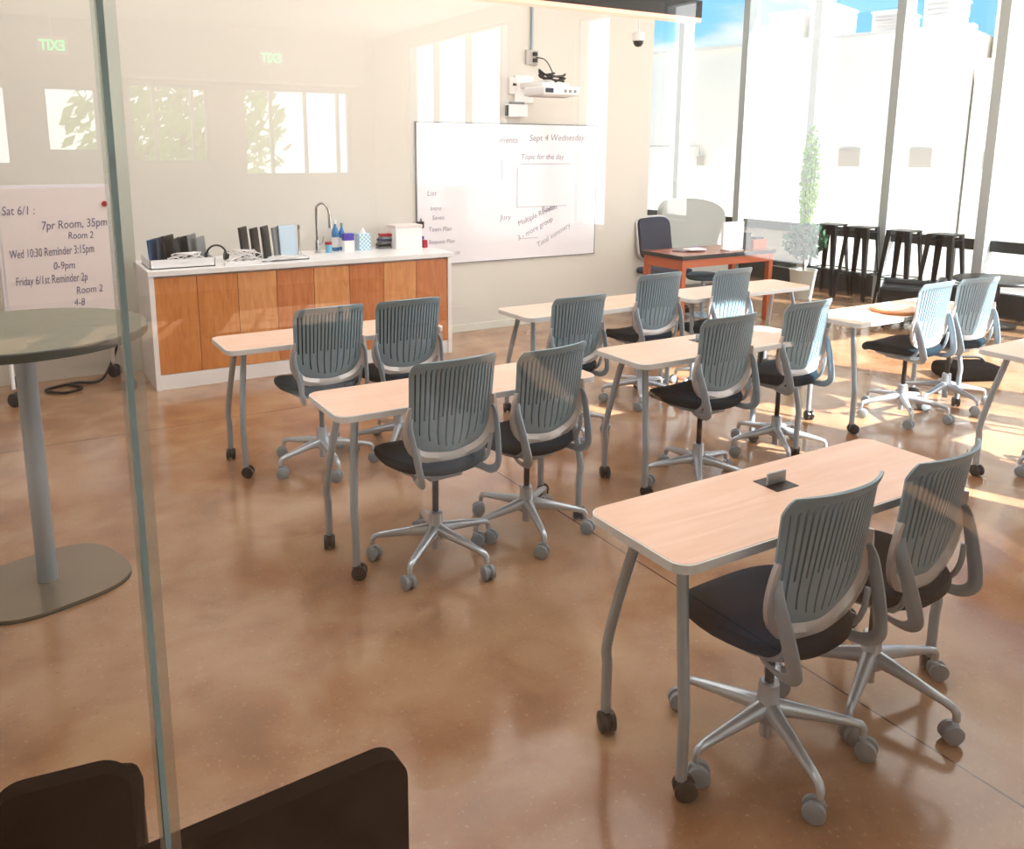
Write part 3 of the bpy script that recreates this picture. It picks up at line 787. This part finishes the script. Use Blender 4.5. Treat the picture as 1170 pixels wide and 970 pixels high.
obj('housing', bx(-.11, -.08, -.06, .11, 0, .06, .006), M['white'], sb); obj('side_grille', bx(-.112, -.07, -.05, -.109, -.01, .05), M['black'], sb)
obj('bracket', bx(-.06, -.05, .06, .09, 0, .085), M['grey'], sb)
ju = thing('junction_plate', 'small white wall plate left of the projector arm', 'wall plate', (4.50, BY-.001, 2.42))
obj('plate', bx(-.07, -.02, -.09, .05, 0, .07, .003), M['white'], ju); obj('port', bx(-.03, -.024, -.01, .01, -.02, .012), M['black'], ju)
dc = thing('dome_camera', 'white dome security camera hanging on a thin rod near the back wall', 'camera', (5.60, 6.66, 2.86))
bm = bmesh.new(); lathe(bm, [(0, .07), (.05, .068), (.062, .055), (.062, -.01), (.056, -.014)], seg=24); obj('housing', bm, M['white'], dc, True)
bm = bmesh.new(); lathe(bm, [(.05, -.012), (.046, -.04), (.028, -.062), (0, -.07)], seg=24); obj('dome', bm, M['black'], dc, True)
bm = bmesh.new(); cyl(bm, (0, 0, .07), (0, 0, H1-2.86), .007, 8); obj('rod', bm, M['white'], dc, True)
pl = thing('pendant_lamp', 'long black linear pendant lamp with a glowing pink orange underside', 'lamp', (2.1, 4.0, 2.56))
obj('housing', bx(-1.75, -.045, .02, 1.72, .045, .12, .004), M['black'], pl)
obj('diffuser', bx(-1.75, -.04, -.005, 1.72, .04, .02, .003), M['lamp'], pl)
for x in (-1.3, 1.2):
    bm = bmesh.new(); cyl(bm, (x, 0, .12), (x, 0, H1-2.56), .003, 6); obj('suspension_wire', bm, M['black'], pl)

# ------------------------------------------------------------------ desk corner
dk = thing('desk', 'orange brown wooden desk with black edged top at the back right', 'desk', (6.44, 6.39, 0))
tp = obj('desktop', bx(-.66, -.3, .735, .66, .3, .762, .002), M['deskwood'], dk)
bm = bx(-.664, -.304, .722, .664, -.3, .7625); bx(-.664, .3, .722, .664, .304, .7625, bm=bm); bx(-.664, -.3, .722, -.66, .3, .7625, bm=bm); bx(.66, -.3, .722, .664, .3, .7625, bm=bm)
obj('edge_band', bm, M['black'], tp)
for a, b_ in ((-.62, -.26), (.62, -.26), (-.62, .26), (.62, .26)): obj('leg', bx(a-.028, b_-.028, 0, a+.028, b_+.028, .73, .003), M['deskleg'], dk)
bm = bx(-.60, -.285, .64, .60, -.262, .73); bx(-.60, .262, .64, .60, .285, .73, bm=bm); bx(-.645, -.24, .62, -.62, .24, .73, bm=bm); bx(.62, -.24, .62, .645, .24, .73, bm=bm)
obj('apron', bm, M['deskleg'], dk)
oc = thing('office_chair', 'slate blue padded office chair behind the orange brown desk', 'chair', (6.36, 6.98, 0), R(182))
bm = bmesh.new(); box(bm, (0, 0, .47), (.46, .44, .07), bevel=.03, seg=3); obj('seat', bm, M['navy'], oc, True)
bm = bmesh.new(); prism(bm, [(x, y) for x, y in rrect(.46, .44, .08)], -.03, .03, fn=lambda x, y, z: (x, -.22+z-.04*(y/.22)+.04*(x/.23)**2, .83+y)); obj('backrest', bm, M['navy'], oc, True)
bm = bmesh.new(); tube(bm, [(x*1.02, -.235-.04*(y/.22)+.04*(x/.23)**2, .83+y*1.05) for x, y in rrect(.48, .44, .09)], .013, 8, closed=True); obj('back_frame', bm, M['frame'], oc, True)
bm = bmesh.new(); cyl(bm, (0, 0, .1), (0, 0, .44), .02, 12); tube(bm, [(0, 0, .42), (0, -.22, .42), (0, -.24, .7)], .018, 8); obj('post', bm, M['black'], oc, True)
for k in range(5):
    bm = bmesh.new(); tube(bm, [(0, 0, .11), (.28*math.cos(k*1.2566), .28*math.sin(k*1.2566), .07)], [.022, .014], 8); lg = obj('leg', bm, M['black'], oc, True)
    obj('caster', caster(bmesh.new(), .028, .045, 0, k, (.28*math.cos(k*1.2566), .28*math.sin(k*1.2566))), M['black'], lg, True)
ts = thing('stool', 'low round teal seated stool under the wooden desk', 'stool', (6.60, 6.62, 0))
obj('seat', lathe(bmesh.new(), [(0, .41), (.17, .41), (.19, .43), (.185, .46), (.15, .475), (0, .48)], seg=28), mat('teal_seat', srgb(44, 86, 104), .7), ts, True)
bm = bmesh.new(); cyl(bm, (0, 0, .04), (0, 0, .41), .025, 12); obj('post', bm, M['strut'], ts, True)
obj('base', lathe(bmesh.new(), [(.17, 0), (.17, .01), (.04, .04), (0, .04)], seg=28), M['strut'], ts, True)
pp = thing('monitor', 'plain white panel standing on the wooden desk', 'monitor', (6.62, 6.25, .762))
bm = bmesh.new(); box(bm, (0, 0, .155), (.30, .03, .29), bevel=.006); obj('panel', bm, M['white'], pp)
obj('foot', bx(-.1, -.07, 0, .1, .07, .012, .003), M['white'], pp)
sp = tag(obj('speaker', bx(6.79, 6.22, .762, 6.87, 6.34, .94, .006), M['black']), 'black upright speaker right of the white panel on the desk', 'speaker')
pc = thing('pencil_box', 'small wooden box with a black lid at the right end of the desk', 'box', (6.99, 6.26, .762))
obj('box', bx(-.1, -.06, 0, .1, .06, .10, .003), M['deskleg'], pc); obj('lid', bx(-.06, -.05, .10, .06, .05, .125, .003), M['black'], pc)
for k, (x, y, m_, lb) in enumerate(((6.22, 6.38, 'white', 'white paper sheet lying on the wooden desk'), (6.30, 6.46, 'purple', 'lilac folder lying under the papers on the desk'), (6.12, 6.45, 'grey', 'grey notebook lying at the left of the desk papers'))):
    o = obj('paper_stack', bx(-.1, -.07, 0, .1, .07, .012+.006*(k == 1), .001), M[m_] if m_ != 'purple' else mat('lilac', srgb(190, 176, 220), .6)); o.location = (x, y, .7632+.0125*(k == 0)); o.rotation_euler = (0, 0, R(12*k-8)); tag(o, lb, 'paper')
sc = thing('lounge_screen', 'tall rounded pale grey high back screen beyond the desk by the windows', 'screen', (7.75, 8.0, 0), 0)
prof = []
for k in range(25):
    a = PI*k/24; prof.append((.56*abs(math.cos(a))**.75*(1 if math.cos(a) > 0 else -1), .84+.34*abs(math.sin(a))**.6))
bm = bmesh.new(); prism(bm, [(.60, 0)]+prof+[(-.60, 0)], -.05, .05, fn=lambda x, y, z: (x, z+.25*(1-(x/.6)**2), y)); obj('screen_panel', bm, M['greyscreen'], sc, True)
bm = bx(-.5, -.3, .12, .5, .18, .42, .03); obj('seat', bm, M['greyscreen'], sc)
bm = bmesh.new()
for x in (-.42, .42):
    for y in (-.24, .1): cyl(bm, (x, y, 0), (x, y, .12), .02, 8)
obj('foot', bm, M['steel'], sc)

# ------------------------------------------------------------------ bar stools by the windows
def make_stool(label):
    t = thing('bar_stool', label, 'stool', group='black metal bar stools by the windows')
    hw, sz, fw_ = .14, .88, .20
    bm = bmesh.new(); box(bm, (0, 0, sz), (.29, .29, .018), bevel=.008); obj('seat', bm, M['stool'], t)
    bm = bmesh.new()
    for s in (-1, 1):
        bx(-hw, s*hw-.004, sz-.06, hw, s*hw+.004, sz-.045, bm=bm); bx(s*hw-.004, -hw, sz-.06, s*hw+.004, hw, sz-.045, bm=bm)
    obj('apron', bm, M['stool'], t)
    for sx in (-1, 1):
        for sy in (-1, 1):
            bm = bmesh.new()
            a = Vector((sx*hw, sy*hw, sz)); b_ = Vector((sx*fw_, sy*fw_, 0))
            # tapered folded-sheet leg, wide at the top
            for dx, dy in ((-sx, 0), (0, -sy)):
                w1, w2 = .062, .03
                n1 = Vector((dx, dy, 0)); th = Vector((0 if dx else -sx*.004, 0 if dy else -sy*.004, 0))
                q = [a, a+n1*w1, b_+n1*w2, b_]
                A = [bm.verts.new(x) for x in q]; B = [bm.verts.new(x+th) for x in q]
                bm.faces.new(A); bm.faces.new(B[::-1])
                for i in range(4): bm.faces.new((A[i], A[(i+1) % 4], B[(i+1) % 4], B[i]))
            obj('leg', bm, M['stool'], t)
    bm = bmesh.new(); z = .33; q = hw+(fw_-hw)*(1-z/sz)-.004
    tube(bm, [(-q, -q, z), (q, -q, z), (q, q, z), (-q, q, z)], .007, 8, closed=True)
    z = .30; tube(bm, [(-q, -q, z), (q, q, z)], .006, 6); tube(bm, [(-q, q, z), (q, -q, z)], .006, 6)
    obj('footrest', bm, M['stool'], t)
    return t
ST = [(9.1, 6.95, 'black metal bar stool half hidden behind the tall green plant, leftmost of the four'), (9.1, 6.50, 'black metal bar stool second from the left below the windows'),
      (9.1, 5.95, 'black metal bar stool third from the left, in front of a dark window post'), (9.1, 5.45, 'black metal bar stool furthest right, nearest the black round table')]
st = make_stool(ST[0][2]); st.location = (ST[0][0], ST[0][1], 0); st.rotation_euler = (0, 0, R(6))
for x, y, lb in ST[1:]: dup(st, (x, y, 0), R(6), lb)
# round black table + dark armchair at far right
rt = thing('round_table', 'low black round table in front of the bar stools at far right', 'table', (8.84, 4.70, 0))
obj('tabletop', lathe(bmesh.new(), [(0, .47), (.40, .47), (.41, .485), (.40, .50), (0, .50)], seg=40), M['stool'], rt, True)
bm = bmesh.new(); lathe(bm, [(.22, 0), (.22, .02), (.04, .05), (.04, .47), (0, .47)], seg=24); obj('pedestal', bm, M['stool'], rt, True)
ac = thing('armchair', 'dark low armchair beyond the sunlit chairs near the windows', 'armchair', (8.1, 5.15, 0), R(30))
bm = bmesh.new(); box(bm, (0, 0, .24), (.62, .6, .3), bevel=.05, seg=3); obj('seat', bm, M['stool'], ac, True)
bm = bmesh.new(); box(bm, (0, -.27, .36), (.62, .1, .28), bevel=.045, seg=3); obj('backrest', bm, M['stool'], ac, True)
for s in (-1, 1):
    bm = bmesh.new(); box(bm, (s*.3, 0, .34), (.08, .56, .20), bevel=.035, seg=3); obj('armrest', bm, M['stool'], ac, True)
bm = bmesh.new()
for sx in (-.25, .25):
    for sy in (-.22, .22): cyl(bm, (sx, sy, 0), (sx, sy, .1), .018, 8)
obj('foot', bm, M['black'], ac)
bg = thing('bag', 'flat black bag lying on the floor behind the sunlit swivel chairs', 'bag', (6.60, 3.66, 0), R(-25))
bm = bmesh.new(); box(bm, (0, 0, .06), (.44, .32, .12), bevel=.045, seg=3); obj('body', bm, M['blackfab'], bg, True)
bm = bmesh.new(); tube(bm, smooth_pts([(-.15, 0, .115), (-.1, .02, .16), (.1, .02, .16), (.15, 0, .115)]), .01, 8); obj('handle', bm, M['black'], bg, True)
# plant beside the stools
pt = thing('potted_plant', 'tall slim potted plant, bright green above dark leaves, left of the bar stools', 'plant', (8.5, 6.84, 0))
obj('foliage', foliage((0, 0, 1.42), (.115, .115, .68), 1500, .06, 11), M['leaf'], pt)
obj('lower_foliage', foliage((0, 0, .72), (.26, .26, .22), 420, .12, 12), M['leafdark'], pt)
obj('pot', lathe(bmesh.new(), [(.12, 0), (.16, .34), (.17, .36), (.15, .36), (.14, .30), (0, .30)], seg=24), M['greyscreen'], pt, True)
bm = bmesh.new()
for k in range(6): tube(bm, [(0, 0, .3), (.06*math.cos(k), .06*math.sin(k), 1.2+.1*k)], .008, 6)
obj('stem', bm, M['bark'], pt)
# round wooden board on the right table
rb = tag(obj('round_board', lathe(bmesh.new(), [(0, 0), (.155, 0), (.16, .006), (.16, .014), (.155, .02), (0, .02)], (0, 0, 0), 40), M['orangewood'], None, True), 'round orange wooden board lying on the right hand table', 'board')
rb.location = (5.13, 3.36, .7335)

# ------------------------------------------------------------------ left side: tall round table, mobile board
tt = thing('high_round_table', 'tall round grey green table on a steel column at the left edge', 'table', (.035, 3.70, 0))
obj('tabletop', lathe(bmesh.new(), [(0, 1.055), (.456, 1.055), (.456, 1.083), (0, 1.0835)], seg=64), M['tabletop'], tt, True)
bm = bmesh.new(); lathe(bm, [(.4565, 1.0825), (.460, 1.079), (.460, 1.051), (.4565, 1.047), (.30, 1.047)], seg=64, cap=False); obj('edge_band', bm, M['darkedge'], tt, True)
bm = bmesh.new(); cyl(bm, (0, 0, .014), (0, 0, 1.056), .038, 28); obj('column', bm, M['steel'], tt, True)
bm = bmesh.new()
pts = []
for k in range(64):
    a = 2*PI*k/64; c, s = math.cos(a), math.sin(a); e = 2/3.0
    x, y = .30*abs(c)**e*(1 if c > 0 else -1), .27*abs(s)**e*(1 if s > 0 else -1); pts.append((x*math.cos(.3)-y*math.sin(.3), x*math.sin(.3)+y*math.cos(.3)))
prism(bm, pts, 0.004, .016); obj('base_plate', bm, M['baseplate'], tt)
bm = bmesh.new(); prism(bm, [(x*1.01, y*1.01) for x, y in pts], 0, .006); obj('base_rim', bm, M['darkedge'], tt)
mb = thing('mobile_whiteboard', 'white mobile board on black casters with dated notes, behind the tall round table', 'whiteboard', (.345, 6.83, 0))
brd = obj('board', bx(-.37, -.25, .60, .37, -.225, 1.54, .002), M['whiteboard'], mb)
bm = bmesh.new(); bx(-.345, -.256, .63, .345, -.251, 1.52, bm=bm); obj('paper_sheet', bm, M['paper'], mb)
for s in (-1, 1):
    bm = bmesh.new()
    tube(bm, smooth_pts([(s*.37, -.2, 1.5), (s*.37, -.2, .6), (s*.37, -.26, .12)], 4), .014, 10)
    tube(bm, smooth_pts([(s*.33, -.15, 1.2), (s*.33, .1, .6), (s*.33, .24, .12)], 4), .014, 10)
    lg = obj('leg', bm, M['white'], mb, True)
    for y in (-.27, .25):
        obj('caster', caster(bmesh.new(), .05, .06, 0, .8, (s*.37 if y < 0 else s*.33, y)), M['rail'], lg, True)
for sz, x, z, s, r_t in ((.085, -.33, 1.36, 'Sat 6/1 :', 0), (.085, -.10, 1.25, '7pr Room, 35pm', 2), (.07, .06, 1.18, 'Room 2', 0), (.085, -.31, 1.06, 'Wed 10:30 Reminder 3:15pm', 2), (.075, -.05, .97, '0-9pm', 0),
                     (.085, -.29, .87, 'Friday 6/1st Reminder 2p', 1), (.075, .08, .785, 'Room 2', 2), (.075, .06, .70, '4-8', 0)):
    text_obj(s, sz, M['ink'], mb, (x, -.2575, z-.02), (PI/2, R(-r_t), 0), sx=.52 if len(s) > 15 else .72)
mg = tag(obj('magnet', lathe(bmesh.new(), [(0, 0), (.018, 0), (.02, .004), (.018, .012), (0, .012)], seg=20), M['red'], None, True), 'round dark red magnet on the top right of the mobile board', 'magnet')
mg.location = (.66, 6.572, 1.40); mg.rotation_euler = (PI/2, 0, 0)
cable([(.33, 6.95, .012), (.42, 6.80, .015), (.30, 6.72, .012), (.18, 6.86, .012), (.38, 6.98, .012), (.55, 6.92, .02), (.66, 7.1, .1), (.75, 7.17, .3)], .011, M['black'], 'black cord looped on the floor beside the mobile board')

# ------------------------------------------------------------------ black lounge chairs in the foreground
def tub(name_label, loc, rz, w_, h0):
    t = thing('lounge_chair', name_label, 'chair', loc, rz, 'black lounge chairs in the foreground')
    def face(x, y, z): return (x, z, y)
    bm = bmesh.new(); prism(bm, [(x, y+h0-.20) for x, y in rrect(w_, .40, .05, 8)], -.018, .018, fn=lambda x, y, z: (x, z, y))
    bk = obj('backrest', bm, M['blackfab'], t, True)
    bm = bmesh.new(); box(bm, (0, -.26, .36), (w_*.95, .48, .12), bevel=.04, seg=3); obj('seat', bm, M['blackfab'], t, True)
    for sx in (-1, 1):
        for y in (-.44, -.04):
            bm = bmesh.new(); tube(bm, [(sx*w_*.40, y, .32), (sx*w_*.44, y, 0)], [.016, .011], 10); obj('leg', bm, M['black'], t, True)
        bm = bmesh.new(); tube(bm, [(sx*w_*.42, -.02, .32), (sx*w_*.42, 0, h0-.3)], .014, 8); obj('back_support', bm, M['black'], t, True)
    return t
tub('black lounge chair with a wide flat back in the lower left foreground', (.20, 1.12, 0), R(3), .60, .80)
tub('black lounge chair with a narrow rounded back at the lower left corner', (.0, 1.38, 0), R(172), .21, .77)

# ------------------------------------------------------------------ lobby things that the glass mirrors
for x, y, lb in ((3.02, -8.9, 'green exit sign hanging near the lobby windows, right of the two'), (.66, -8.9, 'green exit sign hanging in the lobby, left of the two')):
    e = thing('exit_sign', lb, 'sign', (x, y, 2.88), 0, 'exit signs hanging in the lobby')
    obj('housing', bx(-.15, -.02, -.09, .15, .02, .09, .004), M['white'], e)
    t1 = text_obj('EXIT', .15, M['exit'], e, (.125, .0215, -.052), (PI/2, 0, PI), name='lettering', shear=0, sx=.8, bold=.004)
    bm = bmesh.new(); cyl(bm, (0, 0, .09), (0, 0, H2-2.88), .008, 8); obj('rod', bm, M['white'], e)
for i, (x, y) in enumerate([(2.2, -7.2), (2.9, -6.4), (3.5, -5.6), (3.9, -4.9), (1.0, -6.5), (0, -5)]):
    d_ = thing('downlight', 'small round recessed downlight in the lobby ceiling', 'ceiling light', (x, y, H2), 0, 'recessed downlights in the lobby ceiling')
    obj('trim_ring', lathe(bmesh.new(), [(.075, -.006), (.075, 0), (.05, 0), (.05, -.006)], seg=24), M['white'], d_)
    obj('lens', lathe(bmesh.new(), [(0, -.002), (.05, -.002), (.05, 0), (0, 0)], seg=24), M['downlight'], d_)

# added fill lights above the frame, dressed as classroom ceiling panels
def area(name, loc, sx, sy, power, col, rot=(0, 0, 0)):
    l = bpy.data.lights.new(name, 'AREA'); l.shape = 'RECTANGLE'; l.size = sx; l.size_y = sy; l.energy = power; l.color = col
    o = bpy.data.objects.new(name, l); link(o); o.location = loc; o.rotation_euler = rot; return o
PW = 32
G_ = 1.2
for i, (x, y) in enumerate([(.6, 2.4), (3.4, 2.4), (.6, 5.4), (3.4, 5.4), (7.2, 3.5), (7.2, 8.5)]):
    lp = thing('fill_panel', 'large square white frame around an added fill light above the classroom', 'ceiling light', (x, y, H1), 0, 'added fill lights in the classroom ceiling')
    bm = bx(-G_-.04, -G_-.04, -.03, G_+.04, -G_, 0); bx(-G_-.04, G_, -.03, G_+.04, G_+.04, 0, bm=bm); bx(-G_-.04, -G_, -.03, -G_, G_, 0, bm=bm); bx(G_, -G_, -.03, G_+.04, G_, 0, bm=bm)
    obj('frame', bm, M['white'], lp)
    area('fill_light', (x, y, H1-.035), 2*G_, 2*G_, PW, (1, .98, .965))
for x, y in [(1.5, -2.5), (1.5, -6.5)]:  # lobby gets added fill lights too, in the same kind of frame
    lp = thing('fill_panel', 'square white frame around an added fill light above the lobby', 'ceiling light', (x, y, H2), 0, 'added fill lights in the lobby ceiling')
    bm = bx(-.63, -.63, -.03, .63, -.6, 0); bx(-.63, .6, -.03, .63, .63, 0, bm=bm); bx(-.63, -.6, -.03, -.6, .6, 0, bm=bm); bx(.6, -.6, -.03, .63, .6, 0, bm=bm)
    obj('frame', bm, M['white'], lp)
    area('fill_light', (x, y, H2-.035), 1.2, 1.2, 12, (1, .95, .88))

# ------------------------------------------------------------------ sun and sky
sun = bpy.data.lights.new('sun', 'SUN'); sun.energy = 16; sun.angle = R(.6); sun.color = (1, .97, .92)
so = bpy.data.objects.new('sun', sun); link(so)
az = Vector((.36, -.933, 0)).normalized(); el = R(40)
d = -(az*math.cos(el)+Vector((0, 0, math.sin(el))))
so.rotation_euler = d.to_track_quat('-Z', 'Y').to_euler()
wd = bpy.data.worlds.new('sky'); SC.world = wd; wd.use_nodes = True
n, l = wd.node_tree.nodes, wd.node_tree.links
bgn = n['Background']
tc = n.new('ShaderNodeTexCoord'); sep = n.new('ShaderNodeSeparateXYZ'); l.new(tc.outputs['Generated'], sep.inputs[0])
def rampmix(fac, a, b_):
    x = n.new('ShaderNodeMix'); x.data_type = 'RGBA'
    l.new(fac, x.inputs[0])
    for i, v in ((6, a), (7, b_)):
        if isinstance(v, tuple): x.inputs[i].default_value = v
        else: l.new(v, x.inputs[i])
    return x.outputs[2]
def mr(o, a, b_, lo=0, hi=1):
    x = n.new('ShaderNodeMapRange'); x.interpolation_type = 'SMOOTHSTEP'; x.inputs[1].default_value = a; x.inputs[2].default_value = b_
    x.inputs[3].default_value = lo; x.inputs[4].default_value = hi; l.new(o, x.inputs[0]); return x.outputs[0]
blue = rampmix(mr(sep.outputs['Z'], .1, .6), (.27, .66, .98, 1), (.12, .36, .8, 1))
nz = n.new('ShaderNodeTexNoise'); nz.inputs['Scale'].default_value = 5; nz.inputs['Detail'].default_value = 8
mpn = n.new('ShaderNodeMapping'); mpn.inputs['Scale'].default_value = (1, 1, 3); l.new(tc.outputs['Generated'], mpn.inputs[0]); l.new(mpn.outputs[0], nz.inputs['Vector'])
cloud = rampmix(mr(nz.outputs['Fac'], .54, .70), blue, (.9, .92, .95, 1))
south = mr(sep.outputs['Y'], .15, -.25)
low = mr(sep.outputs['Z'], .5, .25)
sm = n.new('ShaderNodeMath'); sm.operation = 'MULTIPLY'; l.new(south, sm.inputs[0]); l.new(low, sm.inputs[1])
sky = rampmix(sm.outputs[0], cloud, (3.4, 3.4, 3.4, 1))
l.new(sky, bgn.inputs['Color']); bgn.inputs['Strength'].default_value = 1.0

# ------------------------------------------------------------------ camera
cam = bpy.data.cameras.new('camera'); co = bpy.data.objects.new('camera', cam); link(co); SC.camera = co
f, px, py, pitch, yaw, roll, H = 952.4, 559.4, 357.6, .19124, .53067, .0029, 1.774
cam.sensor_fit = 'HORIZONTAL'; cam.sensor_width = 36; cam.lens = 36*f/1170
cam.shift_x = (585-px)/1170; cam.shift_y = -(485-py)/1170
cp, sp_ = math.cos(pitch), math.sin(pitch)
fw = Vector((math.sin(yaw)*cp, math.cos(yaw)*cp, -sp_)); r_ = Vector((math.cos(yaw), -math.sin(yaw), 0)); u_ = r_.cross(fw)
cr, sr = math.cos(roll), math.sin(roll)
r2 = r_*cr+u_*sr; u2 = -r_*sr+u_*cr
mw = Matrix((r2, u2, -fw)).transposed().to_4x4(); mw.translation = Vector((0, 0, H)); co.matrix_world = mw
cam.clip_start = .05; cam.clip_end = 200
vs = SC.view_settings; SC.display_settings.display_device = 'sRGB'
vs.view_transform = 'Standard'; vs.look = 'None'; vs.exposure = .62; vs.gamma = 1; vs.use_curve_mapping = False
SC.cycles.max_bounces = 10; SC.cycles.transparent_max_bounces = 16; SC.cycles.use_denoising = True
SC.cycles.sample_clamp_indirect = 8
